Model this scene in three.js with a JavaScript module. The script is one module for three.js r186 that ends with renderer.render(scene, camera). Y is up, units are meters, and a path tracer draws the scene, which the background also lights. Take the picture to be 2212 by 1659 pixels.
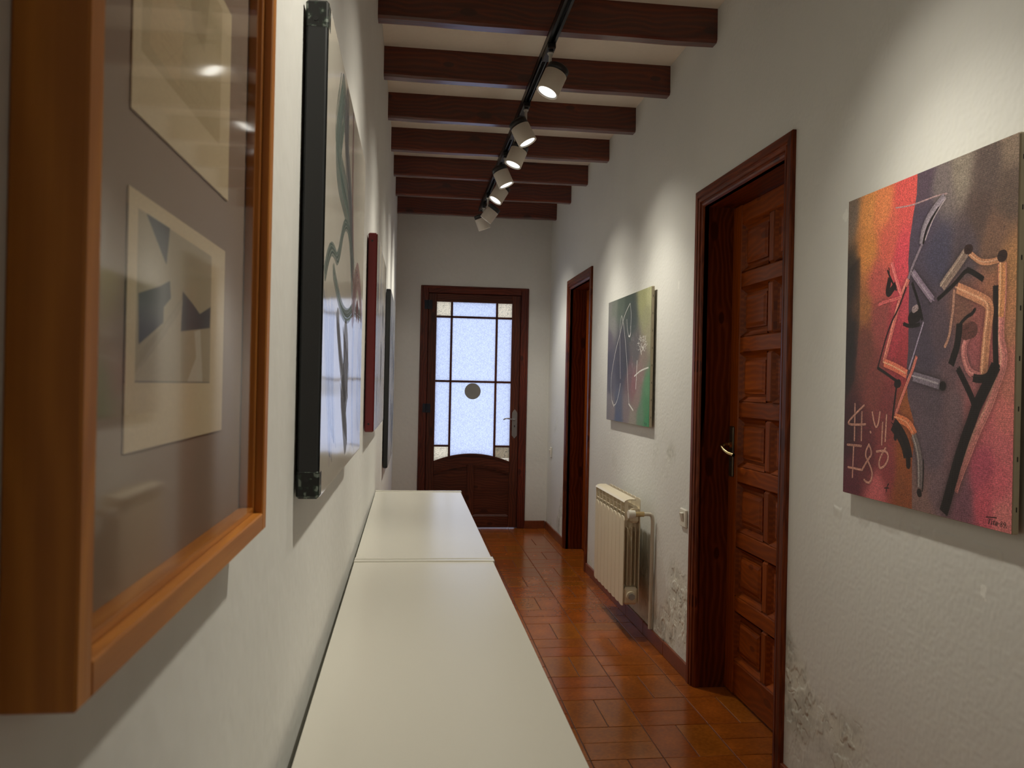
import * as THREE from 'three';
import { mergeGeometries } from 'three/addons/utils/BufferGeometryUtils.js';

// ---------------------------------------------------------------- camera, sky, exposure
const scene = new THREE.Scene();
const camera = new THREE.PerspectiveCamera(2 * Math.atan(829.5 / 1780) * 180 / Math.PI, 2212 / 1659, 0.05, 200);
camera.position.set(0, 1.27, 0);
camera.rotation.order = 'YXZ';
camera.rotation.set(0, -7.11 * Math.PI / 180, 0.021);
camera.focus = 3.2;
camera.userData.fStop = 15;
scene.add(camera);
const SKY = new THREE.Color(0.74, 0.84, 1.12).multiplyScalar(1.25);
scene.background = SKY;
const renderer = new THREE.WebGLRenderer({ antialias: true });
renderer.toneMapping = THREE.LinearToneMapping;
renderer.toneMappingExposure = 1.0;
renderer.shadowMap.enabled = true;
const SPILL_INTENSITY = 1.45, HOTSPOT_INTENSITY = 2.65, SPOT_COLOR = new THREE.Color(1.0, 0.94, 0.80);

// ---------------------------------------------------------------- small tools
let seed = 12345;
const rnd = () => { seed |= 0; seed = seed + 0x6D2B79F5 | 0; let t = Math.imul(seed ^ seed >>> 15, 1 | seed); t = t + Math.imul(t ^ t >>> 7, 61 | t) ^ t; return ((t ^ t >>> 14) >>> 0) / 4294967296; };
const rr = (a, b) => a + (b - a) * rnd();
const clamp = (x, a = 0, b = 1) => Math.min(b, Math.max(a, x));
const sstep = (a, b, x) => { const t = clamp((x - a) / (b - a)); return t * t * (3 - 2 * t); };
const used = {};
function numbered(name) { const n = used[name] = (used[name] ?? -1) + 1; return n ? name + '_' + String(n).padStart(3, '0') : name; }
function tag(o, label, category, group, kind) { if (label) o.userData.label = label; if (category) o.userData.category = category; if (group) o.userData.group = group; if (kind) o.userData.kind = kind; return o; }
function mesh(name, geo, m, parent, top) {
  const o = new THREE.Mesh(Array.isArray(geo) ? (geo.length > 1 ? mergeGeometries(geo.map(g => plain(g))) : geo[0]) : geo, m);
  o.name = top ? numbered(name) : name; o.castShadow = o.receiveShadow = true; (parent ?? scene).add(o); return o;
}
function plain(g) { g = g.index ? g.toNonIndexed() : g.clone(); for (const k of Object.keys(g.attributes)) if (!['position', 'normal', 'uv'].includes(k)) g.deleteAttribute(k); if (!g.attributes.uv) g.setAttribute('uv', new THREE.BufferAttribute(new Float32Array(g.attributes.position.count * 2), 2)); return g; }
function thing(name, label, category, pos = [0, 0, 0], turn = 0, group) { const o = new THREE.Group(); o.name = numbered(name); o.position.set(...pos); o.rotation.y = turn; scene.add(o); return tag(o, label, category, group); }
function struct(name, label, category, geo, m) { const o = geo ? mesh(name, geo, m, scene, true) : thing(name, label, category); return tag(o, label, category, null, 'structure'); }
// geometry from flat polygons; uv by dominant axis in metres, u along the grain
function polyGeo(faces, grain = 'y', off = [0, 0]) {
  const P = [], N = [], U = [], ab = new THREE.Vector3(), ac = new THREE.Vector3();
  const gi = 'xyz'.indexOf(grain);
  for (const f of faces) {
    const a = f[0];
    ab.set(f[1][0] - a[0], f[1][1] - a[1], f[1][2] - a[2]); ac.set(f[2][0] - a[0], f[2][1] - a[1], f[2][2] - a[2]); ab.cross(ac).normalize();
    const n = [ab.x, ab.y, ab.z], m = n.map(Math.abs), dom = m.indexOf(Math.max(...m));
    let ui, vi;
    if (dom === gi) { ui = (gi + 1) % 3; vi = (gi + 2) % 3; } else { ui = gi; vi = 3 - gi - dom; }
    for (let i = 1; i + 1 < f.length; i++) for (const p of [a, f[i], f[i + 1]]) { P.push(...p); N.push(...n); U.push(p[ui] + off[0], p[vi] + off[1]); }
  }
  const g = new THREE.BufferGeometry();
  g.setAttribute('position', new THREE.Float32BufferAttribute(P, 3)); g.setAttribute('normal', new THREE.Float32BufferAttribute(N, 3)); g.setAttribute('uv', new THREE.Float32BufferAttribute(U, 2));
  return g;
}
// chamfered box between two corners (44 triangles)
function cb(x0, x1, y0, y1, z0, z1, c = 0.002, grain = 'y', off = [0, 0]) {
  const lo = [x0, y0, z0], hi = [x1, y1, z1]; c = Math.min(c, (x1 - x0) * 0.45, (y1 - y0) * 0.45, (z1 - z0) * 0.45);
  const v = (s, flat) => s.map((k, i) => k < 0 ? lo[i] + (i === flat ? 0 : c) : hi[i] - (i === flat ? 0 : c));
  const F = [], ok = f => { const [a, b, d] = f, n = new THREE.Vector3(b[0] - a[0], b[1] - a[1], b[2] - a[2]).cross(new THREE.Vector3(d[0] - a[0], d[1] - a[1], d[2] - a[2])); const ctr = [0, 1, 2].map(i => f.reduce((s, p) => s + p[i], 0) / f.length - (lo[i] + hi[i]) / 2); return n.x * ctr[0] + n.y * ctr[1] + n.z * ctr[2] < 0 ? f.slice().reverse() : f; };
  for (let a = 0; a < 3; a++) { const b = (a + 1) % 3, d = (a + 2) % 3;
    for (const s of [-1, 1]) { const q = [[-1, -1], [1, -1], [1, 1], [-1, 1]].map(([p, r]) => { const k = [0, 0, 0]; k[a] = s; k[b] = p; k[d] = r; return v(k, a); }); F.push(ok(q)); }
    for (const s of [-1, 1]) for (const t of [-1, 1]) { const e = (k, flat) => { const w = [0, 0, 0]; w[a] = k; w[b] = s; w[d] = t; return v(w, flat); }; F.push(ok([e(-1, b), e(1, b), e(1, d), e(-1, d)])); } }
  for (const i of [-1, 1]) for (const j of [-1, 1]) for (const k of [-1, 1]) F.push(ok([v([i, j, k], 0), v([i, j, k], 1), v([i, j, k], 2)]));
  return polyGeo(F, grain, off);
}
const boxg = (x0, x1, y0, y1, z0, z1, grain = 'y', off = [0, 0]) => { const [A, B, C, D, E, F, G, H] = [[x0, y0, z0], [x1, y0, z0], [x1, y1, z0], [x0, y1, z0], [x0, y0, z1], [x1, y0, z1], [x1, y1, z1], [x0, y1, z1]]; return polyGeo([[B, A, D, C], [E, F, G, H], [A, E, H, D], [F, B, C, G], [D, H, G, C], [A, B, F, E]], grain, off); };
const off = () => [rr(0, 5), rr(0, 5)];
function tube(pts, r, seg = 24, rad = 10) { return new THREE.TubeGeometry(new THREE.CatmullRomCurve3(pts.map(p => new THREE.Vector3(...p))), seg, r, rad); }

// ---------------------------------------------------------------- noise and textures
const H = new Float32Array(65536); for (let i = 0; i < 65536; i++) H[i] = rnd();
const hash = (x, y, p) => H[(((x % p) + p) % p * 317 + ((y % p) + p) % p * 7919) & 65535];
function vn(x, y, p = 256) { const xi = Math.floor(x), yi = Math.floor(y), fx = x - xi, fy = y - yi, u = fx * fx * (3 - 2 * fx), v = fy * fy * (3 - 2 * fy); return (hash(xi, yi, p) * (1 - u) + hash(xi + 1, yi, p) * u) * (1 - v) + (hash(xi, yi + 1, p) * (1 - u) + hash(xi + 1, yi + 1, p) * u) * v; }
const fbm = (x, y, o = 4, p = 256) => { let s = 0, a = 0.5, t = 0; for (let i = 0; i < o; i++) { s += a * vn(x, y, p); t += a; x *= 2; y *= 2; p *= 2; a *= 0.5; } return s / t; };
function dataTex(w, h, fn, srgb = true, repeat = [1, 1]) {
  const d = new Uint8Array(w * h * 4);
  for (let j = 0; j < h; j++) for (let i = 0; i < w; i++) { const c = fn((i + 0.5) / w, (j + 0.5) / h); const k = (j * w + i) * 4; if (typeof c === 'number') d[k] = d[k + 1] = d[k + 2] = clamp(c) * 255; else { d[k] = clamp(c[0]) * 255; d[k + 1] = clamp(c[1]) * 255; d[k + 2] = clamp(c[2]) * 255; } d[k + 3] = 255; }
  const t = new THREE.DataTexture(d, w, h); t.wrapS = t.wrapT = THREE.RepeatWrapping; t.magFilter = THREE.LinearFilter; t.minFilter = THREE.LinearMipmapLinearFilter; t.repeat.set(...repeat); if (srgb) t.colorSpace = THREE.SRGBColorSpace; t.needsUpdate = true; return t;
}
const MM = (c, o = {}) => new THREE.MeshPhysicalMaterial({ color: new THREE.Color().setRGB(...c), roughness: 0.6, ...o });
// wood: u along the grain (1 m period), v across (0.5 m period)
function woodTex(contrast, knots, lo, hi) {
  const K = []; for (let i = 0; i < knots; i++) K.push([rr(0, 1), rr(0, 1), rr(0.010, 0.022)]);
  return dataTex(1024, 512, (u, v) => {
    let y = v * 0.5, kn = 0, bend = 0;
    for (const [ku, kv, kr] of K) { let du = u - ku, dv = v - kv; du -= Math.round(du); dv -= Math.round(dv); dv *= 0.5; const q = Math.hypot(du * 0.45, dv) / kr; bend += Math.sign(dv || 1) * kr * 0.9 * Math.exp(-q * q * 0.35); kn = Math.max(kn, sstep(1.05, 0.7, q)); }
    y += bend;
    const warp = fbm(u * 4, v * 4, 3, 4) * 0.10, ring = 0.5 + 0.5 * Math.sin(2 * Math.PI * (y * 42 + warp * 34));
    const fib = fbm(u * 16, v * 256, 2, 16), tone = fbm(u * 2 + 3, v * 6, 3, 2);
    let t = 0.55 + contrast * (0.45 * (Math.pow(ring, 1.6) - 0.4) + 0.35 * (fib - 0.5) + 0.5 * (tone - 0.5));
    t = clamp(t) * (1 - 0.75 * kn);
    return [0, 1, 2].map(i => lo[i] + (hi[i] - lo[i]) * t);
  }, true, [1, 2]);
}
const pineTex = woodTex(0.6, 7, [0.46, 0.21, 0.06], [0.80, 0.45, 0.15]);
const darkTex = woodTex(0.8, 5, [0.36, 0.18, 0.11], [0.80, 0.53, 0.39]);
const frameTex = woodTex(0.6, 0, [0.62, 0.40, 0.17], [0.88, 0.65, 0.34]);
const woodBump = dataTex(512, 512, (u, v) => 0.5 + 0.5 * (fbm(u * 8, v * 128, 3, 8) - 0.5), false, [1, 2]);
const plasterBump = dataTex(512, 512, (u, v) => 0.6 * fbm(u * 8, v * 8, 4, 8) + 0.4 * fbm(u * 64, v * 64, 2, 64), false, [0.8, 0.8]);
const plasterTone = dataTex(512, 512, (u, v) => { const t = 0.94 + 0.05 * fbm(u * 4, v * 4, 4, 4) + 0.01 * fbm(u * 96, v * 96, 1, 96); return [t, t, t * 0.995]; }, true, [0.6, 0.6]);

// the right wall's plaster: grain everywhere, blistering and damp stains where the photograph has them; covers 6.4 m x 3.2 m
function flake(z, y) {                        // how damaged the plaster is
  const n = fbm(z * 3.1 + 9, y * 3.1 + 4, 3);
  const reach = 0.62 + 0.5 * (fbm(z * 1.3, 2.5, 2) - 0.5) + (z > 3.4 && z < 4.1 ? 0.25 : 0);
  return y > 1.15 ? 0 : clamp(sstep(0.58, 0.86, n + 0.42 * sstep(reach, 0, y) - 0.06)) * sstep(1.15, 0.9, y);
}
const CH = [[3.688, 1.748, 0.020], [7.0, 1.715, 0.022], [2.22, 1.765, 0.02], [5.32, 1.66, 0.016], [4.95, 0.98, 0.010], [1.62, 0.85, 0.015]];
const wallH = (u, v) => {
  const z = 1 + u * 6.4, y = v * 3.2;
  let h = 0.5 + 0.10 * (fbm(z * 6, y * 6, 3) - 0.5) + 0.10 * (vn(z * 110, y * 110, 1024) - 0.5);
  const f = flake(z, y);
  if (f > 0.01) { const b = fbm(z * 26 + 5, y * 22 + 1, 4, 1024); h += f * (0.55 * (sstep(0.44, 0.60, b) - 0.5)); const s = Math.abs(fbm(z * 17, y * 12 + 7, 3, 1024) - 0.5); h -= f * 0.25 * sstep(0.03, 0.0, s); }
  if (z < 2.25 && y > 0.86 && y < 0.99) { const yl = 0.938 - 0.02 * (vn(z * 9, 3.3) - 0.5) - 0.015 * (vn(z * 60, 1.3) - 0.5), d = y - yl; h += 0.35 * sstep(-0.028, -0.002, d) * sstep(0.008, 0, d) * sstep(0.35, 0.6, vn(z * 22, 8.1)); }
  return h;
};
const wallBump = dataTex(2048, 1024, wallH, false);
const wallTone = dataTex(2048, 1024, (u, v) => {
  const z = 1 + u * 6.4, y = v * 3.2;
  let t = 0.95 + 0.05 * (fbm(z * 2.2, y * 2.2, 4) - 0.5), r = 1, b = 0.995;
  const f = flake(z, y);
  if (f > 0.01) { const m = fbm(z * 30 + 5, y * 26 + 1, 4, 1024), p = fbm(z * 7, y * 9 + 3, 4, 1024); t -= f * (0.09 * sstep(0.48, 0.64, p) + 0.09 * sstep(0.57, 0.66, m)); b -= f * 0.03; }
  for (const [cz, cy, cr] of CH) { const d = Math.hypot((z - cz) * 1.6, y - cy) + 0.02 * (vn(z * 70, y * 70, 1024) - 0.5); if (d < cr) t = 1.0; }
  return [t * r, t, t * b];
});
const tileTone = [0, 1, 2].map(k => dataTex(256, 256, (u, v) => { const t = 0.80 + 0.22 * (fbm(u * 4 + k * 9, v * 4, 4, 4) - 0.5) + 0.10 * (vn(u * 64, v * 64, 64) - 0.5); return [t, t * (0.98 + 0.03 * k), t * 0.96]; }, true, [2, 2]));
const tileBump = dataTex(256, 256, (u, v) => fbm(u * 6, v * 6, 3, 6), false, [1.5, 1.5]);

// ---------------------------------------------------------------- materials
const M = {
  wallR: MM([0.80, 0.80, 0.775], { map: wallTone, bumpMap: wallBump, bumpScale: 0.006, roughness: 0.75 }),
  wall: MM([0.80, 0.80, 0.775], { map: plasterTone, bumpMap: plasterBump, bumpScale: 0.002, roughness: 0.7 }),
  ceiling: MM([0.92, 0.84, 0.74], { map: plasterTone, bumpMap: plasterBump, bumpScale: 0.002, roughness: 0.9 }),
  grout: MM([0.10, 0.045, 0.025], { roughness: 0.7 }),
  beam: MM([0.32, 0.10, 0.022], { map: darkTex, bumpMap: woodBump, bumpScale: 0.0015, roughness: 0.42, clearcoat: 0.7, clearcoatRoughness: 0.22 }),
  pine: MM([0.62, 0.46, 0.15], { map: pineTex, bumpMap: woodBump, bumpScale: 0.0006, specularIntensity: 0.45, roughness: 0.38 }),
  pine2: MM([0.52, 0.38, 0.125], { map: pineTex, bumpMap: woodBump, bumpScale: 0.0006, specularIntensity: 0.45, roughness: 0.38 }),
  casing: MM([0.42, 0.22, 0.085], { map: darkTex, bumpMap: woodBump, bumpScale: 0.0006, specularIntensity: 0.45, roughness: 0.36 }),
  endDoor: MM([0.25, 0.135, 0.10], { map: darkTex, bumpMap: woodBump, bumpScale: 0.0006, roughness: 0.38 }),
  endFrame: MM([0.30, 0.115, 0.08], { map: darkTex, bumpMap: woodBump, bumpScale: 0.0006, roughness: 0.38 }),
  frame: MM([0.90, 0.70, 0.36], { map: frameTex, bumpMap: woodBump, bumpScale: 0.0004, roughness: 0.45 }),
  white: MM([0.70, 0.68, 0.61], { roughness: 0.42 }),
  sideboard: MM([0.66, 0.64, 0.565], { roughness: 0.24 }),
  enamel: MM([0.74, 0.66, 0.50], { roughness: 0.35 }),
  pipe: MM([0.62, 0.57, 0.47], { roughness: 0.4 }),
  plastic: MM([0.75, 0.72, 0.63], { roughness: 0.35 }),
  black: MM([0.012, 0.012, 0.013], { roughness: 0.4 }),
  track: MM([0.02, 0.022, 0.024], { roughness: 0.3, metalness: 0.3 }),
  steel: MM([0.42, 0.42, 0.42], { roughness: 0.3, metalness: 0.9 }),
  brass: MM([0.55, 0.42, 0.22], { roughness: 0.25, metalness: 1 }),
  bronze: MM([0.10, 0.075, 0.05], { roughness: 0.4, metalness: 0.8 }),
  hinge: MM([0.02, 0.026, 0.04], { roughness: 0.45, metalness: 0.4 }),
  spotWhite: MM([0.82, 0.77, 0.68], { roughness: 0.5 }),
  bracket: MM([0.55, 0.54, 0.50], { roughness: 0.4 }),
  lens: new THREE.MeshStandardMaterial({ color: 0x888888, emissive: new THREE.Color(1, 0.97, 0.88), emissiveIntensity: 3.2, roughness: 0.5 }),
  linen: MM([0.50, 0.44, 0.32], { map: plasterTone, bumpMap: plasterBump, bumpScale: 0.001, roughness: 0.85 }),
  blackEdge: MM([0.010, 0.012, 0.014], { roughness: 0.45, clearcoat: 0.2 }),
  redEdge: MM([0.16, 0.016, 0.018], { roughness: 0.35 }),
  mat: MM([0.25, 0.17, 0.115], { roughness: 0.8 }),
  glass: new THREE.MeshPhysicalMaterial({ color: 0xffffff, transmission: 1, thickness: 0, roughness: 0.06, ior: 1.5 }),
  skirt: MM([0.30, 0.075, 0.025], { map: tileTone[0], roughness: 0.35 }),
};
M.worn = MM([1, 1, 1], { roughness: 0.4, map: dataTex(256, 256, (u, v) => { const n = fbm(u * 24, v * 24, 3, 24); return n > 0.66 ? [0.42, 0.46, 0.43] : n > 0.56 ? [0.14, 0.19, 0.16] : [0.07, 0.085, 0.08]; }, true, [5, 5]) });
M.tiles = [[0.47, 0.124, 0.016], [0.445, 0.115, 0.015], [0.485, 0.130, 0.017], [0.43, 0.109, 0.014]].map((c, i) => MM(c, { map: tileTone[i % 3], bumpMap: tileBump, bumpScale: 0.0002, roughness: 0.18 }));

// ---------------------------------------------------------------- room
const XR = 1.227, ZF = -7.2, ZN = 3.6, YC = 2.83;
const wx = z => -0.151 + (-3.3 - z) * 0.0059;       // face of the left wall, which runs very slightly askew
const D2 = { far: -3.44, near: -2.535, top: 2.113 }, D3 = { far: -6.36, near: -5.50, top: 2.085 };
{ // left wall
  const f = z => wx(z), y0 = 0, y1 = YC, a = ZF, b = ZN, t = 0.2;
  const V = [[f(a) - t, y0, a], [f(a), y0, a], [f(a), y1, a], [f(a) - t, y1, a], [f(b) - t, y0, b], [f(b), y0, b], [f(b), y1, b], [f(b) - t, y1, b]], [A, B, C, D, E, F, G, Hh] = V;
  struct('wall_left', 'long white plaster wall hung with the large pictures behind the sideboards', 'wall', polyGeo([[B, A, D, C], [E, F, G, Hh], [A, E, Hh, D], [F, B, C, G], [D, Hh, G, C], [A, B, F, E]], 'z'), M.wall);
}
{ // right wall with two door openings, 0.25 m thick
  const s = new THREE.Shape(); s.moveTo(-ZN, 0);
  for (const d of [D2, D3]) { s.lineTo(-d.near, 0); s.lineTo(-d.near, d.top); s.lineTo(-d.far, d.top); s.lineTo(-d.far, 0); }
  s.lineTo(-ZF, 0); s.lineTo(-ZF, YC); s.lineTo(-ZN, YC); s.closePath();
  const g = new THREE.ExtrudeGeometry(s, { depth: 0.25, bevelEnabled: false });
  g.rotateY(Math.PI / 2); g.translate(XR, 0, 0);
  const p = g.attributes.position, uv = new Float32Array(p.count * 2);
  for (let i = 0; i < p.count; i++) { uv[2 * i] = (-p.getZ(i) - 1) / 6.4; uv[2 * i + 1] = p.getY(i) / 3.2; }
  g.setAttribute('uv', new THREE.BufferAttribute(uv, 2));
  struct('wall_right', 'white plaster wall with wooden doors, blistered and damp-stained near the floor', 'wall', g, M.wallR);
}
{ // far wall with the glazed door's opening
  const x0 = wx(ZF), s = new THREE.Shape(); s.moveTo(x0, 0); s.lineTo(0.085, 0); s.lineTo(0.085, 2.113); s.lineTo(1.033, 2.113); s.lineTo(1.033, 0); s.lineTo(XR, 0); s.lineTo(XR, YC); s.lineTo(x0, YC); s.closePath();
  const g = new THREE.ExtrudeGeometry(s, { depth: 0.2, bevelEnabled: false }); g.translate(0, 0, ZF - 0.2);
  struct('wall_far', 'short white end wall around the glazed door', 'wall', g, M.wall);
}
struct('wall_near', 'short white wall closing the corridor opposite the glazed door', 'wall', boxg(wx(ZN), XR, 0, YC, ZN, ZN + 0.2), M.wall);
struct('ceiling', 'cream plaster ceiling between the dark beams', 'ceiling', boxg(-0.5, XR + 0.25, YC, YC + 0.15, ZF - 0.2, ZN + 0.2, 'z'), M.ceiling);
{ // floor: terracotta tiles laid in pairs, basket-weave; joints are real gaps over the bed
  const fl = struct('floor', 'glossy terracotta tiled floor laid in basket weave', 'floor', boxg(-0.5, XR + 0.25, -0.12, -0.004, ZF - 0.2, ZN + 0.2, 'z'), M.grout);
  const CX = 0.256, CZ = 0.2645, g = 0.0035;
  const proto = {};
  const tile = (w, d) => proto[w.toFixed(3) + d.toFixed(3)] ??= cb(-w / 2, w / 2, -0.012, 0, -d / 2, d / 2, 0.0013, w > d ? 'x' : 'z');
  const rest = [];
  for (let i = -5; i <= 1; i++) for (let k = -21; k <= 28; k++) {
    const xa = 0.893 + i * CX, xb = xa + CX, zb = -3.0 + k * CZ, za = zb - CZ;     // rows counted from a measured joint
    if (xb < -0.2 || za > ZN || zb < ZF) continue;
    const along = ((i + k) % 2 + 2) % 2 === 1;
    for (let h = 0; h < 2; h++) {
      let [x0, x1, z0, z1] = along ? [xa + h * CX / 2, xa + (h + 1) * CX / 2, za, zb] : [xa, xb, za + h * CZ / 2, za + (h + 1) * CZ / 2];
      z0 = Math.max(z0, ZF - 0.01); z1 = Math.min(z1, ZN); x0 = Math.max(x0, -0.19); x1 = Math.min(x1, XR + 0.17);
      if (x1 - x0 < 0.02 || z1 - z0 < 0.02) continue;
      const w = x1 - x0 - g, d = z1 - z0 - g, cx = (x0 + x1) / 2, cz = (z0 + z1) / 2, dy = rr(-0.0006, 0);
      const seen = cx > 0.2 && cz < -1.75;
      if (!seen) { rest.push(tile(w, d).clone().translate(cx, dy, cz)); continue; }
      const o = mesh('floor_tile', tile(w, d), M.tiles[Math.floor(rnd() * 4)], fl); o.position.set(cx, dy, cz); o.rotation.set(rr(-0.002, 0.002), 0, rr(-0.002, 0.002));
    }
  }
  tag(mesh('floor_tile_rest', rest, M.tiles[0], fl), 'further floor tiles beside and behind the sideboards', null, null, 'stuff');
}
{ // skirting tiles
  const b = struct('baseboard_right', 'row of dark terracotta skirting tiles along the right wall', 'baseboard');
  for (const [z0, z1] of [[ZF + 0.013, D3.far - 0.0], [D3.near + 0.0, D2.far], [D2.near, ZN]]) for (let z = z1; z > z0 + 0.02; z -= 0.3365) { const e = Math.max(z0, z - 0.3335); mesh('skirting_tile', cb(XR - 0.012, XR, 0, 0.066 + rr(-0.003, 0.002), e, z, 0.0015, 'z', off()), M.skirt, b); }
  const c = struct('baseboard_far', 'short terracotta skirting between glazed door and corner', 'baseboard');
  mesh('skirting_tile', cb(1.033, XR - 0.014, 0, 0.068, ZF, ZF + 0.012, 0.0015, 'x', off()), M.skirt, c);
  mesh('skirting_tile', cb(wx(ZF), 0.085, 0, 0.068, ZF, ZF + 0.012, 0.0015, 'x', off()), M.skirt, c);
}
// ceiling beams
const ordinals = ['first', 'second', 'third', 'fourth', 'fifth', 'sixth', 'seventh', 'eighth', 'ninth', 'tenth', 'eleventh', 'twelfth', 'thirteenth', 'fourteenth', 'fifteenth', 'sixteenth', 'seventeenth', 'eighteenth'];
for (let i = 0; i < 18; i++) {
  const z = -6.965 + i * 0.619 + rr(-0.008, 0.008), y0 = 2.692 + rr(-0.003, 0.003), w = 0.065;
  const x0 = wx(z), F = [];
  // slightly hewn prism: eight stations with small wander, chamfered lower arrises
  const st = [0, 0.13, 0.28, 0.42, 0.57, 0.72, 0.86, 1].map(t => ({ x: x0 + 0.0 + (XR - x0) * t, a: rr(-0.0025, 0.0025), b: rr(-0.0025, 0.0025), c: rr(-0.002, 0.002) }));
  const ring = s => [[s.x, YC, z - w + 0.003], [s.x, y0 + 0.010 + s.c, z - w + s.a], [s.x, y0 + s.c, z - w + 0.009 + s.a], [s.x, y0 + s.c, z - 0.009 + s.b], [s.x, y0 + 0.010 + s.c, z + s.b], [s.x, YC, z - 0.003]];
  for (let k = 0; k < 7; k++) { const A = ring(st[k]), B = ring(st[k + 1]); for (let q = 0; q < 5; q++) F.push([A[q], B[q], B[q + 1], A[q + 1]].reverse()); }
  F.push(ring(st[0]), ring(st[7]).reverse());
  tag(mesh('ceiling_beam', polyGeo(F, 'x', off()), M.beam, scene, true), 'dark varnished wooden ceiling beam, ' + ordinals[i] + ' from the glazed door wall', 'beam', 'ceiling beams');
}
console.log('room done');

// ---------------------------------------------------------------- doors in the right wall
function sideDoor(name, label, D, leafMat, withHandle) {
  const g = struct(name, label, 'door');
  const xi = XR + 0.127, cw = 0.075, zo = [D.far, D.near], top = D.top;
  // casing profile: outer fillet, flat, groove, rounded bead towards the opening; [across from outer edge, out of the wall]
  const prof = [[0, -0.02], [0, 0.012], [0.004, 0.016], [0.030, 0.016], [0.033, 0.011], [0.037, 0.011], [0.041, 0.015], [0.052, 0.013], [0.055, 0.006], [0.059, 0.006], [0.063, 0.009], [0.070, 0.006], [cw, 0.0], [cw, -0.02]];
  const upright = (zOut, dir, o) => { const F = []; const P = prof.map(([a, e]) => [XR - e, zOut + dir * a, top - a]); for (let k = 0; k + 1 < P.length; k++) { const [a, b] = [P[k], P[k + 1]]; const f = [[a[0], 0, a[1]], [b[0], 0, b[1]], [b[0], b[2], b[1]], [a[0], a[2], a[1]]]; F.push(dir > 0 ? f.reverse() : f); } return polyGeo(F, 'y', o); };
  mesh('casing', upright(D.far, 1, off()), M.casing, g); mesh('casing', upright(D.near, -1, off()), M.casing, g);
  { const F = []; for (let k = 0; k + 1 < prof.length; k++) { const [a, e] = prof[k], [b, f] = prof[k + 1]; F.push([[XR - e, top - a, D.far + a], [XR - f, top - b, D.far + b], [XR - f, top - b, D.near - b], [XR - e, top - a, D.near - a]]); } mesh('casing', polyGeo(F.map(f => f.reverse()), 'z', off()), M.casing, g); }
  const zi0 = D.far + cw, zi1 = D.near - cw, yi = top - cw;
  mesh('jamb', cb(XR + 0.001, XR + 0.24, 0, yi + 0.02, D.far + 0.002, zi0, 0.001, 'y', off()), M.casing, g);
  mesh('jamb', cb(XR + 0.001, XR + 0.24, 0, yi + 0.02, zi1, D.near - 0.002, 0.001, 'y', off()), M.casing, g);
  mesh('jamb', cb(XR + 0.001, XR + 0.24, yi, top - 0.002, zi0, zi1, 0.001, 'z', off()), M.casing, g);
  // leaf: stiles, rails, muntins and fourteen raised panels
  const t = 0.04, z0 = zi0 + 0.003, z1 = zi1 - 0.003, W = z1 - z0, sw = 0.088, mw = 0.05, pw = (W - 2 * sw - mw) / 2, ch = 0.007;
  mesh('stile', cb(xi, xi + t, 0.006, yi - 0.003, z0, z0 + sw, 0.004, 'y', off()), leafMat[0], g);
  mesh('stile', cb(xi, xi + t, 0.006, yi - 0.003, z1 - sw, z1, 0.004, 'y', off()), leafMat[0], g);
  const tops = [0, 1, 2, 3, 4, 5, 6].map(k => 1.951 - k * 0.2675), ph = 0.197;
  for (let k = 0; k <= 7; k++) { const hi = k === 0 ? yi - 0.003 : tops[k - 1] - ph, lo = k === 7 ? 0.006 : tops[k]; mesh('rail', cb(xi + 0.001, xi + t, lo, hi, z0 + sw, z1 - sw, ch, 'z', off()), leafMat[k % 2], g); }
  for (let k = 0; k < 7; k++) {
    const y1 = tops[k], y0 = y1 - ph, zm = z0 + sw + pw;
    mesh('muntin', cb(xi + 0.001, xi + t, y0, y1, zm, zm + mw, ch, 'y', off()), leafMat[(k + 1) % 2], g);
    for (const za of [z0 + sw, zm + mw]) {
      const zb = za + pw, rings = [[0, 0.003], [0.010, 0.014], [0.020, 0.022], [0.030, 0.022], [0.032, 0.013], [0.038, 0.013], [0.050, 0.008]].map(([i, d]) => [[xi + d, y0 + i, za + i], [xi + d, y1 - i, za + i], [xi + d, y1 - i, zb - i], [xi + d, y0 + i, zb - i]]), F = [];
      for (let r = 0; r + 1 < rings.length; r++) for (let q = 0; q < 4; q++) F.push([rings[r][q], rings[r][(q + 1) % 4], rings[r + 1][(q + 1) % 4], rings[r + 1][q]].reverse());
      F.push(rings[rings.length - 1].slice().reverse());
      mesh('panel', polyGeo(F, 'z', off()), leafMat[Math.floor(rnd() * 2)], g);
    }
  }
  mesh('leaf_back', boxg(xi + t - 0.01, xi + t + 0.002, 0.006, yi - 0.003, z0, z1), M.casing, g);
  if (withHandle) {
    const zh = z0 + 0.040, p = mesh('handle_plate', cb(xi - 0.008, xi + 0.001, 0.900, 1.112, zh - 0.021, zh + 0.021, 0.004), M.bronze, g);
    mesh('lever', [tube([[xi - 0.006, 1.035, zh], [xi - 0.035, 1.036, zh], [xi - 0.052, 1.030, zh + 0.012], [xi - 0.055, 1.018, zh + 0.04], [xi - 0.050, 1.006, zh + 0.075], [xi - 0.040, 1.000, zh + 0.11]], 0.0075, 32, 12), new THREE.CylinderGeometry(0.014, 0.016, 0.012, 20).rotateZ(Math.PI / 2).translate(xi - 0.013, 1.035, zh)], M.brass, p);
    mesh('keyhole', cb(xi - 0.0095, xi - 0.007, 0.945, 0.965, zh - 0.004, zh + 0.004, 0.001), M.black, p);
  }
  return g;
}
sideDoor('door_2', 'honey-brown panelled wooden door with brass lever between switch and pink painting', D2, [M.pine, M.pine2], true);
sideDoor('door_3', 'dark deep-set wooden doorway between the radiator and the end wall corner', D3, [M.pine, M.pine2], false);

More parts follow.
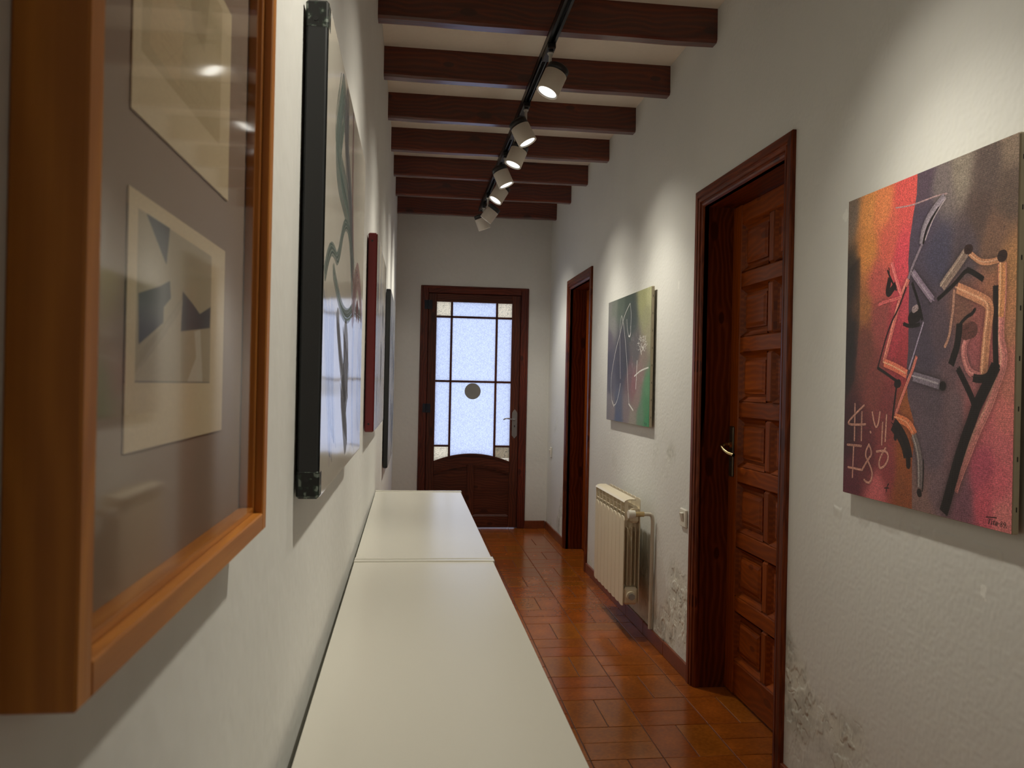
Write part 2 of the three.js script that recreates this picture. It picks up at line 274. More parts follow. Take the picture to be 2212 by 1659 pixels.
// ---------------------------------------------------------------- glazed end door
{
  const g = struct('door_1', 'dark wooden end door with frosted glass panes and arched lower rail', 'door');
  const z = ZF, t = 0.045;
  const B = (n, x0, x1, y0, y1, zo = 0, th = t, gr = 'y', m = M.endDoor, c = 0.004, p = g) => mesh(n, cb(x0, x1, y0, y1, z - th + zo, z + zo, c, gr, off()), m, p);
  B('frame_post', 0.085, 0.150, 0, 2.113, 0.006, 0.10, 'y', M.endFrame); B('frame_post', 0.966, 1.033, 0, 2.113, 0.006, 0.10, 'y', M.endFrame); B('frame_head', 0.150, 0.966, 2.050, 2.113, 0.006, 0.10, 'x', M.endFrame);
  B('frame_bead', 0.085, 0.105, 0, 2.113, 0.012, 0.02, 'y', M.endFrame, 0.005); B('frame_bead', 1.013, 1.033, 0, 2.113, 0.012, 0.02, 'y', M.endFrame, 0.005); B('frame_bead', 0.105, 1.013, 2.093, 2.113, 0.012, 0.02, 'x', M.endFrame, 0.005);
  for (const [x0, x1, y0, y1, gr] of [[0.150, 0.166, 0, 2.05, 'y'], [0.950, 0.966, 0, 2.05, 'y'], [0.166, 0.950, 2.034, 2.05, 'x']]) B('door_stop', x0, x1, y0, y1, -0.0452, 0.03, gr, M.endFrame, 0.002);
  const L = 0.153, Rr = 0.963, T = 2.047, gx0 = 0.226, gx1 = 0.887, a0 = 0.357, a1 = 0.753;     // leaf, glazed field, upright bars
  B('stile', L, gx0, 0.007, T); B('stile', gx1, Rr, 0.007, T); B('top_rail', gx0, gx1, 1.975, T, 0, t, 'x');
  const arcY = x => { const c = 0.556, h = 0.650, e = 0.583, q = (x - c) / 0.331; return h - (h - e) * q * q; };
  // arched rail
  const arch = (x0, x1, topF, botF, th, zo, n = 20) => { const F = []; for (let i = 0; i < n; i++) { const xa = x0 + (x1 - x0) * i / n, xb = x0 + (x1 - x0) * (i + 1) / n, ya = topF(xa), yb = topF(xb), ua = botF(xa), ub = botF(xb), zf = z + zo, zb = zf - th; F.push([[xa, ua, zf], [xb, ub, zf], [xb, yb, zf], [xa, ya, zf]], [[xa, ya, zf], [xb, yb, zf], [xb, yb, zb], [xa, ya, zb]], [[xa, ua, zb], [xb, ub, zb], [xb, ub, zf], [xa, ua, zf]], [[xb, ub, zb], [xa, ua, zb], [xa, ya, zb], [xb, yb, zb]]); } return polyGeo(F, 'x', off()); };
  mesh('arched_rail', arch(gx0, gx1, arcY, x => arcY(x) - 0.095, t, 0), M.endDoor, g);
  mesh('arched_moulding', arch(gx0, gx1, x => arcY(x) + 0.004, x => arcY(x) - 0.010, 0.02, 0.008), M.endDoor, g);
  B('bottom_rail', gx0, gx1, 0.007, 0.110, 0, t, 'x'); B('bottom_moulding', 0.579, 0.879, 0.108, 0.118, -0.002, 0.02, 'x', M.endFrame, 0.004);
  B('middle_stile', 0.518, 0.579, 0.110, 0.560);
  for (const [p0, p1] of [[gx0, 0.518], [0.579, gx1]]) { mesh('lower_panel', arch(p0, p1, x => arcY(x) - 0.093, () => 0.109, 0.012, -0.016, 10), M.endDoor, g); mesh('panel_moulding', arch(p0 + 0.004, p1 - 0.004, x => arcY(x) - 0.095, x => arcY(x) - 0.112, 0.014, -0.004, 10), M.endDoor, g); }
  // glazing bars
  const bz = 0.002, bt = 0.03, bar = (n, x0, x1, y0, y1, gr) => B(n, x0, x1, y0, y1, bz, bt, gr, M.endDoor, 0.004);
  for (const a of [a0, a1]) bar('glazing_bar', a - 0.009, a + 0.009, arcY(a), 1.975, 'y');
  for (const y of [1.845, 1.283]) bar('glazing_bar', gx0, gx1, y - 0.009, y + 0.009, 'x');
  for (const [p0, p1] of [[gx0, a0], [a1, gx1]]) bar('glazing_bar', p0, p1, 0.711, 0.727, 'x');
  // panes: hammered glass in the field, cream cathedral glass in the corners
  const ham = dataTex(512, 512, (u, v) => { const n = fbm(u * 48, v * 48, 2, 48); return 0.90 + 0.10 * sstep(0.35, 0.65, n); }, true, [4, 4]);
  const hamB = dataTex(512, 512, (u, v) => fbm(u * 48, v * 48, 2, 48), false, [4, 4]);
  const cat = dataTex(512, 512, (u, v) => { const n = Math.abs(fbm(u * 14 + 0.3 * Math.sin(v * 25), v * 22, 3, 14) - 0.5); const t = 0.62 + 0.38 * sstep(0.0, 0.05, n); return [t, t * 0.985, t * 0.95]; }, true, [4, 4]);
  const gm = new THREE.MeshPhysicalMaterial({ color: new THREE.Color().setRGB(0.86, 0.90, 1.0), map: ham, bumpMap: hamB, bumpScale: 0.0008, transmission: 1, thickness: 0, roughness: 0.93, ior: 1.5 });
  const gc = new THREE.MeshPhysicalMaterial({ color: new THREE.Color().setRGB(0.98, 0.84, 0.58), map: cat, bumpMap: hamB, bumpScale: 0.0012, transmission: 1, thickness: 0, roughness: 0.93, ior: 1.5 });
  const cols = [[gx0, a0], [a0, a1], [a1, gx1]], rows = [[1.845, 1.975], [1.283, 1.845], [0.719, 1.283]];
  const pane = (x0, x1, y0, y1, m) => { const gg = new THREE.PlaneGeometry(x1 - x0, y1 - y0); const u = gg.attributes.uv; for (let i = 0; i < 4; i++) u.setXY(i, x0 + u.getX(i) * (x1 - x0), y0 + u.getY(i) * (y1 - y0)); gg.translate((x0 + x1) / 2, (y0 + y1) / 2, z - 0.016); mesh('glass_pane', gg, m, g); };
  rows.forEach(([y0, y1], r) => cols.forEach(([x0, x1], c) => { if (r === 2 && c === 1) y0 = arcY(a0) - 0.01; pane(x0, x1, y0, y1, r === 0 && c !== 1 ? gc : gm); }));
  pane(gx0, a0, 0.575, 0.719, gc); pane(a1, gx1, 0.575, 0.719, gc);
  tag(mesh('disc', new THREE.CylinderGeometry(0.0705, 0.0705, 0.003, 48).rotateX(Math.PI / 2).translate(0.553, 1.199, z - 0.0125), MM([0.33, 0.33, 0.31], { roughness: 0.7 }), g), 'round grey disc stuck on the middle pane');
  for (const [y0, y1] of [[1.906, 1.985], [1.007, 1.084], [0.14, 0.217]]) { const h = B('hinge', 0.118, 0.187, y0, y1, 0.009, 0.004, 'y', M.hinge, 0.0015); mesh('knuckle', new THREE.CylinderGeometry(0.006, 0.006, y1 - y0, 12).translate(0.1515, (y0 + y1) / 2, z + 0.011), M.hinge, h); }
  // handle
  { const s = new THREE.Shape(); const w = 0.0205; s.moveTo(0, 0.794); s.lineTo(w, 0.818); s.lineTo(w, 1.005); s.quadraticCurveTo(w, 1.025, 0, 1.044); s.quadraticCurveTo(-w, 1.025, -w, 1.005); s.lineTo(-w, 0.818); s.closePath();
    const p = mesh('handle_plate', new THREE.ExtrudeGeometry(s, { depth: 0.004, bevelEnabled: true, bevelSize: 0.002, bevelThickness: 0.002, bevelSegments: 2 }).translate(0.927, 0, z), M.steel, g);
    mesh('lever', [tube([[0.927, 0.96, z + 0.004], [0.927, 0.96, z + 0.035], [0.918, 0.958, z + 0.046], [0.890, 0.962, z + 0.048], [0.860, 0.968, z + 0.046], [0.836, 0.964, z + 0.044], [0.824, 0.955, z + 0.043]], 0.006, 32, 10), new THREE.CylinderGeometry(0.012, 0.013, 0.01, 20).rotateX(Math.PI / 2).translate(0.927, 0.96, z + 0.010)], M.steel, p);
    mesh('keyhole', cb(0.923, 0.931, 0.890, 0.908, z + 0.004, z + 0.0075, 0.001), M.black, p); }
}
console.log('doors done');

// ---------------------------------------------------------------- track and spotlights
const TX = 0.545, TY = 2.692;
{
  const t = thing('lighting_track', 'long black lighting track running under the ceiling beams', 'lighting track', [TX, TY - 0.036, 0]);
  const z0 = -6.62, z1 = 2.9;
  mesh('rail', [boxg(-0.0175, -0.0125, 0, 0.033, z0, z1, 'z'), boxg(0.0125, 0.0175, 0, 0.033, z0, z1, 'z'), boxg(-0.0175, 0.0175, 0.026, 0.033, z0, z1, 'z'), boxg(-0.0175, -0.007, 0, 0.004, z0, z1, 'z'), boxg(0.007, 0.0175, 0, 0.004, z0, z1, 'z')], M.track, t);
  mesh('end_cap', cb(-0.019, 0.019, -0.002, 0.034, z0 - 0.008, z0, 0.002), M.black, t); mesh('end_cap', cb(-0.019, 0.019, -0.002, 0.034, z1, z1 + 0.008, 0.002), M.black, t);
  mesh('connector', cb(-0.019, 0.019, -0.002, 0.0335, -2.62, -2.50, 0.002), M.black, t);
}
const bodyGeo = new THREE.LatheGeometry([[0.0001, 0.001], [0.0475, 0], [0.0475, 0.088], [0.0468, 0.0895], [0.0432, 0.0895], [0.0425, 0.088], [0.0425, 0.081]].map(([r, y]) => new THREE.Vector2(r, y)), 48);
const capGeo = new THREE.LatheGeometry([[0.0001, -0.032], [0.040, -0.032], [0.0455, -0.028], [0.0465, -0.022], [0.0465, 0.0], [0.0001, 0.0]].map(([r, y]) => new THREE.Vector2(r, y)), 48);
const rimGeo = new THREE.LatheGeometry([[0.0424, 0.0878], [0.0395, 0.0872], [0.0385, 0.0825], [0.0424, 0.0815]].map(([r, y]) => new THREE.Vector2(r, y)), 48);
const lensGeo = new THREE.LatheGeometry([[0.0385, 0.0825], [0.025, 0.0838], [0.0001, 0.0842]].map(([r, y]) => new THREE.Vector2(r, y)), 40);
function spot(z, d, label) {
  const t = thing('track_spotlight', label, 'spotlight', [TX, 0, z], 0, 'spotlights on the black track');
  const y0 = TY - 0.038;
  mesh('adapter', [cb(-0.017, 0.017, y0 - 0.020, y0 + 0.0019, -0.115, 0.035, 0.003), cb(-0.010, 0.010, y0 - 0.028, y0 - 0.018, -0.02, 0.02, 0.003)], M.black, t);
  const dir = new THREE.Vector3(...d).normalize(), piv = new THREE.Vector3(0, y0 - 0.068, 0);
  mesh('stem', [new THREE.CylinderGeometry(0.013, 0.011, 0.006, 20).translate(0, y0 - 0.031, 0), new THREE.CylinderGeometry(0.0065, 0.0065, 0.056, 14).translate(0, y0 - 0.056, 0), cb(-0.008, 0.008, y0 - 0.086, y0 - 0.082, -0.053, 0.008, 0.001), cb(-0.008, 0.008, y0 - 0.175, y0 - 0.082, -0.053, -0.049, 0.001)], M.bracket, t);
  const q = new THREE.Quaternion().setFromUnitVectors(new THREE.Vector3(0, 1, 0), dir), base = piv.clone().addScaledVector(dir, -0.062).add(new THREE.Vector3(0, -0.098, 0));
  const put = o => { o.quaternion.copy(q); o.position.copy(base); return o; };
  const body = put(mesh('head', bodyGeo, M.spotWhite, t)); put(mesh('back_cap', capGeo, M.black, t));
  mesh('rim', rimGeo, M.steel, body); mesh('lens', lensGeo, M.lens, body);
  // the reflector's wide spill and its narrower hotspot, both from the lens
  for (const [name, power, angle] of [['spill_beam', SPILL_INTENSITY, 0.88], ['hotspot_beam', HOTSPOT_INTENSITY, 0.60]]) {
    const L = new THREE.SpotLight(SPOT_COLOR, power, 0, angle, 1, 2);
    L.position.copy(base).addScaledVector(dir, 0.092); L.target.position.copy(base).addScaledVector(dir, 1);
    L.castShadow = true; L.shadow.radius = 1.6; L.shadow.mapSize.set(1024, 1024); t.add(L, L.target); L.name = name;
  }
  return t;
}
const spots = [[-6.36, [0.37, -0.92, -0.12], 'right wall'], [-6.01, [-0.58, -0.80, -0.16], 'left wall'], [-5.36, [-0.51, -0.86, 0.13], 'left wall'], [-4.93, [0.40, -0.90, 0.09], 'right wall'], [-4.46, [-0.36, -0.92, 0.08], 'left wall'], [-4.04, [0.44, -0.88, 0.12], 'right wall'], [-3.33, [-0.40, -0.91, 0.08], 'left wall'],
  [-2.32, [-0.45, -0.88, 0.10], 'left wall'], [-1.94, [0.40, -0.89, 0.22], 'right wall'], [-1.08, [-0.58, -0.81, 0.0], 'left wall'], [0.95, [0.45, -0.88, 0.1], 'right wall'], [2.0, [-0.45, -0.88, 0.1], 'left wall']];  // last two lamps are unseen, added to light the corridor from behind the camera
spots.forEach(([z, d, w], i) => spot(z, d, 'white cylindrical spotlight with black cap aimed at ' + w + ', ' + ordinals[i] + ' from the glazed door'));

// ---------------------------------------------------------------- sideboards
function sideboard(z0, z1, label) {
  const x0 = -0.143, x1 = 0.249, h = 0.762, L = z1 - z0, t = thing('sideboard', label, 'sideboard', [x0, 0, z1], 0, 'white sideboards along the left wall');
  const w = x1 - x0, e = 0.020;
  mesh('top_panel', cb(0, w, h - 0.018, h, -L + e, -e, 0.0012), M.sideboard, t);
  for (const a of [-L, -e]) mesh('side_panel', cb(-0.001, w + 0.004, 0.03, h + 0.0035, a, a + e, 0.002), M.sideboard, t);
  mesh('back_panel', boxg(0.004, 0.010, 0.08, h - 0.018, -L + e, -e), M.sideboard, t);
  mesh('bottom_panel', cb(0, w - 0.02, 0.08, 0.098, -L + e, -e, 0.001), M.sideboard, t);
  mesh('plinth', cb(0.02, w - 0.04, 0, 0.08, -L + 0.04, -0.04, 0.002), M.white, t);
  const n = 3, dw = (L - 2 * e) / n;
  for (let i = 0; i < n; i++) { const d = mesh('cupboard_door', cb(w - 0.018, w, 0.084, h - 0.021, -L + e + i * dw + 0.002, -L + e + (i + 1) * dw - 0.002, 0.0015), M.sideboard, t); mesh('door_knob', new THREE.SphereGeometry(0.012, 16, 12).translate(w + 0.011, 0.62, -L + e + (i + 0.9) * dw), M.steel, d); }
}
sideboard(-3.86, -2.372, 'long low white sideboard with its end towards the glazed door');
sideboard(-2.362, -0.55, 'long low white sideboard below the black-edged picture and wooden frame');
console.log('furniture done');

// ---------------------------------------------------------------- radiator
{
  const x0 = 1.08, x1 = 1.163, zN = -4.015, n = 8, w = 0.08, yb = 0.172, yt = 0.706;
  const t = thing('radiator', 'cream column radiator with scalloped front plates under the grey painting', 'radiator', [0, 0, zN]);
  const plateS = () => { const s = new THREE.Shape(), a = 0.0365, h = 0.618; s.moveTo(-a, yb + 0.004); s.lineTo(-a, h - 0.022); s.quadraticCurveTo(-a + 0.004, h - 0.004, -0.012, h); s.lineTo(0.012, h); s.quadraticCurveTo(a - 0.004, h - 0.004, a, h - 0.022); s.lineTo(a, yb + 0.004); s.quadraticCurveTo(0, yb - 0.008, -a, yb + 0.004); return s; };
  const plate = new THREE.ExtrudeGeometry(plateS(), { depth: 0.003, bevelEnabled: true, bevelSize: 0.0012, bevelThickness: 0.0012, bevelSegments: 1, curveSegments: 8 }).rotateY(-Math.PI / 2).translate(x0 + 0.004, 0, 0);
  const backS = () => { const s = new THREE.Shape(), a = 0.038, h = yt + 0.002; s.moveTo(-a, yb + 0.01); s.lineTo(-a, h - 0.012); s.quadraticCurveTo(-a, h, -0.02, h); s.lineTo(0.02, h); s.quadraticCurveTo(a, h, a, h - 0.012); s.lineTo(a, yb + 0.01); s.closePath(); return s; };
  const back = new THREE.ExtrudeGeometry(backS(), { depth: 0.003, bevelEnabled: false, curveSegments: 6 }).rotateY(-Math.PI / 2).translate(x1, 0, 0);
  const core = [boxg(x0 + 0.004, x1 - 0.003, yb + 0.02, 0.60, -0.0015, 0.0015)];
  for (const x of [x0 + 0.022, x0 + 0.042, x0 + 0.062]) core.push(cb(x - 0.0012, x + 0.0012, yb + 0.10, 0.56, -0.037, 0.037, 0.0008));
  core.push(new THREE.CylinderGeometry(0.015, 0.015, 0.40, 14).translate(x0 + 0.042, 0.40, 0));
  core.push(cb(x0 + 0.034, x1 - 0.003, 0.585, 0.668, -0.039, 0.039, 0.012), cb(x0 + 0.006, x1 - 0.003, yb + 0.004, yb + 0.092, -0.039, 0.039, 0.012));
  const coreG = mergeGeometries(core.map(plain));
  // vaulted top cover
  const cs = new THREE.Shape(); cs.moveTo(-0.002, 0.690); cs.quadraticCurveTo(0.006, 0.704, 0.028, yt); cs.lineTo(0.058, yt); cs.lineTo(0.058, yt - 0.004); cs.lineTo(0.028, yt - 0.004); cs.quadraticCurveTo(0.010, 0.699, 0.003, 0.688); cs.closePath();
  const cover = new THREE.ExtrudeGeometry(cs, { depth: w, bevelEnabled: false, curveSegments: 8 }).translate(x0, 0, -w / 2);
  const bars = [boxg(x0 + 0.003, x0 + 0.020, 0.600, 0.694, -0.0398, -0.0366), boxg(x0 + 0.003, x0 + 0.020, 0.600, 0.694, 0.0366, 0.0398), boxg(x0 + 0.006, x0 + 0.012, 0.661, 0.6632, -0.037, 0.037), boxg(x0 + 0.006, x0 + 0.012, 0.633, 0.6352, -0.037, 0.037)].map(plain);
  const grille = mergeGeometries(bars);
  for (let i = 0; i < n; i++) { const s = mesh('section', coreG, M.enamel, t); s.position.z = -(i + 0.5) * w; mesh('front_plate', plate, M.enamel, s); mesh('back_plate', back, M.enamel, s); mesh('top_cover', cover, M.enamel, s); mesh('grille', grille, M.enamel, s); }
  // thermostat valve, plug, bleed hub and feed pipe
  mesh('hub', new THREE.CylinderGeometry(0.021, 0.021, 0.02, 24).rotateX(Math.PI / 2).translate(x0 + 0.042, 0.640, 0.008), M.enamel, t);
  const v = mesh('valve', [new THREE.CylinderGeometry(0.012, 0.012, 0.05, 18).rotateX(Math.PI / 2).translate(x0 + 0.042, 0.640, 0.035), new THREE.CylinderGeometry(0.013, 0.013, 0.045, 18).rotateZ(Math.PI / 2).translate(x0 + 0.062, 0.640, 0.055)], M.brass, t);
  tag(mesh('valve_cap', [new THREE.CylinderGeometry(0.021, 0.019, 0.034, 24).rotateZ(Math.PI / 2).translate(x0 + 0.022, 0.640, 0.055)], M.plastic, v), 'cream plastic valve cap');
  tag(mesh('pipe', tube([[x0 + 0.085, 0.640, 0.055], [x0 + 0.105, 0.640, 0.055], [x0 + 0.122, 0.636, 0.055], [x0 + 0.129, 0.618, 0.055], [x0 + 0.130, 0.56, 0.055], [x0 + 0.130, 0.40, 0.053], [x0 + 0.131, 0.30, 0.048], [x0 + 0.132, 0.20, 0.040], [x0 + 0.132, 0.10, 0.038], [x0 + 0.132, 0.068, 0.038]], 0.0095, 60, 12), M.pipe, t), 'bent feed pipe dropping beside the radiator');
  const pl = mesh('plug', new THREE.CylinderGeometry(0.024, 0.024, 0.014, 28).rotateX(Math.PI / 2).translate(x0 + 0.042, yb + 0.050, 0.006), M.enamel, t);
  mesh('plug_nut', new THREE.CylinderGeometry(0.017, 0.017, 0.012, 6).rotateX(Math.PI / 2).translate(x0 + 0.042, yb + 0.050, 0.018), M.steel, pl);
  mesh('wall_bracket', cb(x1 - 0.005, XR, 0.60, 0.612, -0.26, -0.235, 0.001), M.enamel, t); mesh('wall_bracket', cb(x1 - 0.005, XR, 0.60, 0.612, -0.42, -0.395, 0.001), M.enamel, t);
}
// ---------------------------------------------------------------- light switches
function lightSwitch(z, y, label, big) {
  const t = thing('light_switch', label, 'light switch', [XR, y, z]);
  const w = big ? 0.041 : 0.03, h = big ? 0.041 : 0.045;
  mesh('plate', cb(-0.011, 0, -h, h, -w, w, 0.005), M.plastic, t);
  mesh('rocker', polyGeo([[[-0.010, -0.021, -0.016], [-0.010, -0.021, 0.016], [-0.022, 0.021, 0.016], [-0.022, 0.021, -0.016]], [[-0.010, 0.023, -0.016], [-0.022, 0.021, -0.016], [-0.022, 0.021, 0.016], [-0.010, 0.023, 0.016]], [[-0.010, -0.021, 0.016], [-0.010, 0.023, 0.016], [-0.022, 0.021, 0.016]], [[-0.010, -0.021, -0.016], [-0.022, 0.021, -0.016], [-0.010, 0.023, -0.016]]]), M.plastic, t);
}
lightSwitch(-3.535, 0.692, 'cream light switch beside the panelled door casing', true);
lightSwitch(-6.99, 0.690, 'small white light switch near the corner of the end wall', false);

// ---------------------------------------------------------------- pictures
const makeCanvas = (w, h) => { const c = document.createElement('canvas'); c.width = w; c.height = h; return [c, c.getContext('2d')]; };
const asTex = c => { const t = new THREE.CanvasTexture(c); t.colorSpace = THREE.SRGBColorSpace; t.magFilter = THREE.LinearFilter; return t; };
const rgb = (c, a = 1) => `rgba(${c[0]},${c[1]},${c[2]},${a})`;
// colour field from scattered colour points [u, v, r, g, b] (thousandths)
function field(c, ctx, pts, clipPoly, grainAmp) {
  const w = c.width, h = c.height, s = 8, lw = Math.ceil(w / s), lh = Math.ceil(h / s), [lc, lx] = makeCanvas(lw, lh), im = lx.createImageData(lw, lh);
  for (let j = 0; j < lh; j++) for (let i = 0; i < lw; i++) {
    const u = (i + 0.5) / lw * 1000 + 40 * (fbm(i * 0.06, j * 0.06 + 3, 3) - 0.5), v = (j + 0.5) / lh * 1000 + 60 * (fbm(i * 0.06 + 9, j * 0.06, 3) - 0.5); let R = 0, G = 0, B = 0, W = 0;
    for (const p of pts) { const q = 1 / Math.pow(((u - p[0]) ** 2 * 1.6 + (v - p[1]) ** 2) / 1e4 + 0.05, 2.2); R += q * p[2]; G += q * p[3]; B += q * p[4]; W += q; }
    const k = (j * lw + i) * 4; im.data[k] = R / W; im.data[k + 1] = G / W; im.data[k + 2] = B / W; im.data[k + 3] = 255;
  }
  lx.putImageData(im, 0, 0); ctx.save();
  if (clipPoly) { ctx.beginPath(); clipPoly.forEach(([x, y], i) => ctx[i ? 'lineTo' : 'moveTo'](x * w / 1000, y * h / 1000)); ctx.closePath(); ctx.clip(); }
  ctx.imageSmoothingEnabled = true; ctx.imageSmoothingQuality = 'high'; ctx.drawImage(lc, 0, 0, w, h); ctx.restore();
}
function speckle(c, ctx, amp, scale = 1) { const w = c.width, h = c.height, im = ctx.getImageData(0, 0, w, h), d = im.data; for (let j = 0; j < h; j++) for (let i = 0; i < w; i++) { const n = (vn(i * 0.35 * scale, j * 0.35 * scale, 4096) - 0.5) * 1.2 + (rnd() - 0.5) * 0.8, q = 1 + amp * n, k = (j * w + i) * 4; d[k] *= q; d[k + 1] *= q; d[k + 2] *= q; } ctx.putImageData(im, 0, 0); }
const pairs = a => { const p = []; for (let i = 0; i < a.length; i += 2) p.push([a[i], a[i + 1]]); return p; };
function curve(ctx, a, w, h) { const p = pairs(a).map(([x, y]) => [x * w / 1000, y * h / 1000]); ctx.beginPath(); ctx.moveTo(...p[0]); if (p.length === 2) ctx.lineTo(...p[1]); else { for (let i = 1; i < p.length - 1; i++) { const m = i === p.length - 2 ? p[i + 1] : [(p[i][0] + p[i + 1][0]) / 2, (p[i][1] + p[i + 1][1]) / 2]; ctx.quadraticCurveTo(...p[i], ...m); } } }
// one brush stroke: soft dark border, body, bristle streaks, lighter ridge
function stroke(c, ctx, a, wd, col, o = {}) {
  const w = c.width, h = c.height; ctx.save(); ctx.lineCap = o.cap ?? (wd > 14 && pairs(a).length > 2 ? 'butt' : 'round'); ctx.lineJoin = 'round';
  if (o.halo) { ctx.filter = 'blur(' + (wd * 0.25) + 'px)'; ctx.strokeStyle = rgb(o.halo, 0.5); ctx.lineWidth = wd * 1.3; curve(ctx, a, w, h); ctx.stroke(); ctx.filter = 'none'; }
  ctx.strokeStyle = rgb(col, o.alpha ?? 0.92); ctx.lineWidth = wd; curve(ctx, a, w, h); ctx.stroke();
  const n = Math.max(2, Math.round(wd / 1.6));
  for (let k = 0; k < n; k++) { const d = (rnd() - 0.5) * wd * 0.8, dx = d * (o.side?.[0] ?? 0.8), dy = d * (o.side?.[1] ?? 0.4), s = rr(0.55, 1.35); ctx.strokeStyle = rgb(col.map(q => Math.min(255, q * s)), 0.5); ctx.lineWidth = rr(1, 3.2); if (wd > 9) ctx.setLineDash([rr(14, 120), rr(3, 26)]); ctx.save(); ctx.translate(dx, dy); curve(ctx, a, w, h); ctx.stroke(); ctx.restore(); ctx.setLineDash([]); }
  if (o.light) { ctx.strokeStyle = rgb(o.light, 0.8); ctx.lineWidth = Math.max(1.5, wd * 0.18); ctx.save(); ctx.translate(-wd * 0.25, -wd * 0.1); curve(ctx, a, w, h); ctx.stroke(); ctx.restore(); }
  ctx.restore();
}
function pinkPainting() {
  const [c, x] = makeCanvas(1024, 1272), S = (a, w, col, o) => stroke(c, x, a, w > 9 ? w * 1.3 : w * 1.15, col, o);
  field(c, x, [[20, 40, 120, 104, 92], [20, 250, 62, 55, 50], [20, 500, 38, 33, 34], [30, 800, 66, 36, 42], [60, 960, 96, 44, 56], [150, 60, 214, 142, 82], [150, 200, 206, 134, 72], [140, 380, 160, 104, 62], [260, 60, 222, 132, 84], [300, 180, 206, 96, 82], [400, 60, 216, 88, 84], [400, 250, 212, 76, 90], [420, 380, 190, 70, 84], [230, 300, 188, 88, 82], [260, 430, 150, 74, 72], [150, 520, 116, 66, 58], [230, 620, 128, 66, 62], [370, 500, 172, 62, 74], [410, 560, 160, 58, 66], [320, 700, 128, 60, 62], [180, 860, 100, 46, 52], [330, 880, 140, 62, 66], [250, 980, 196, 100, 104], [420, 940, 138, 76, 46], [430, 860, 146, 78, 42], [440, 700, 150, 84, 48]], null);
  const E = [[483, -5], [480, 60], [463, 115], [444, 185], [436, 254], [444, 347], [447, 527], [438, 590], [450, 670], [488, 736], [499, 778], [485, 863], [491, 1005]];
  const [c2, x2] = makeCanvas(1024, 1272);
  field(c2, x2, [[900, 600, 184, 104, 100], [960, 700, 206, 116, 112], [820, 650, 156, 96, 98], [760, 600, 126, 88, 92], [900, 400, 158, 104, 82], [960, 420, 186, 128, 90], [860, 520, 170, 92, 94], [700, 600, 104, 80, 86], [940, 900, 206, 100, 112], [740, 860, 120, 90, 96], [520, 40, 88, 72, 86], [540, 150, 78, 68, 86], [620, 250, 72, 68, 88], [640, 60, 118, 106, 106], [720, 30, 140, 128, 116], [860, 60, 92, 76, 72], [970, 30, 132, 112, 96], [960, 150, 96, 78, 70], [820, 170, 88, 70, 66], [760, 260, 84, 72, 80], [900, 260, 118, 88, 74], [980, 330, 170, 122, 82], [520, 400, 72, 62, 76], [560, 540, 76, 66, 80], [640, 480, 86, 70, 80], [620, 650, 88, 74, 84], [760, 420, 122, 84, 74], [830, 460, 150, 88, 84], [820, 540, 158, 88, 92], [980, 480, 176, 122, 92], [975, 620, 190, 116, 104], [600, 800, 98, 82, 92], [720, 700, 108, 86, 92], [640, 930, 116, 92, 98], [560, 980, 130, 100, 96], [880, 720, 190, 98, 104], [960, 800, 200, 106, 112], [860, 860, 176, 80, 100], [780, 940, 120, 78, 92], [880, 940, 196, 88, 104], [970, 960, 212, 124, 124]], null);
  x.save(); x.beginPath(); E.forEach(([u, v], i) => x[i ? 'lineTo' : 'moveTo'](u * 1.024, v * 1.272)); x.lineTo(1030, 1280); x.lineTo(1030, -5); x.closePath(); x.clip(); x.drawImage(c2, 0, 0); x.restore();
  // left dark strip of the dry brush
  x.save(); x.filter = 'blur(5px)'; x.fillStyle = 'rgba(40,35,34,0.55)'; x.beginPath(); [[-10, 240], [100, 200], [104, 420], [70, 620], [-10, 700]].forEach(([u, v], i) => x[i ? 'lineTo' : 'moveTo'](u * 1.024, v * 1.272)); x.fill(); x.restore();
  for (let i = 0; i < 2600; i++) { const u = rr(60, 420), v = rr(260, 760); x.fillStyle = rgb([70, 34, 38], rr(0.08, 0.35)); x.fillRect(u * 1.024, v * 1.272, rr(1.5, 5), rr(1.5, 6)); }
  for (let i = 0; i < 900; i++) { const u = rr(560, 990), v = rr(0, 240); x.fillStyle = rgb(rnd() < 0.5 ? [40, 32, 34] : [160, 146, 134], rr(0.06, 0.25)); x.fillRect(u * 1.024, v * 1.272, rr(1.5, 7), rr(1.5, 5)); }
  const K = [24, 18, 19], P = [226, 124, 112], LV = [140, 124, 138], T = [198, 138, 104], PK = [204, 128, 122];
  S([349, 79, 435, 89, 531, 87, 621, 86, 654, 90], 5, [170, 140, 142]); S([641, 95, 582, 120, 534, 158, 518, 192, 515, 213], 20, [150, 138, 150], { halo: K }); S([609, 124, 556, 158, 532, 190, 526, 212], 9, K); S([648, 103, 589, 139, 550, 185, 537, 205], 5, [176, 160, 166]);
  S([516, 217, 488, 246, 456, 282, 438, 310], 10, LV, { halo: K }); S([438, 310, 409, 344, 380, 379, 350, 437, 320, 497, 289, 556], 17, P, { halo: [96, 34, 44], light: [250, 176, 150] }); S([425, 335, 403, 366, 373, 401, 331, 437, 287, 500, 247, 575], 8, [44, 20, 26]);
  S([319, 295, 300, 335, 313, 346, 341, 327, 361, 318], 22, K); S([301, 270, 323, 299, 362, 336], 8, K); S([309, 262, 318, 300], 5, K); S([329, 248, 352, 294, 394, 354], 15, [230, 112, 112], { halo: [120, 40, 52], light: [250, 160, 150] }); S([394, 361, 339, 366, 273, 367, 247, 373], 10, [226, 108, 108], { halo: [110, 36, 46] });
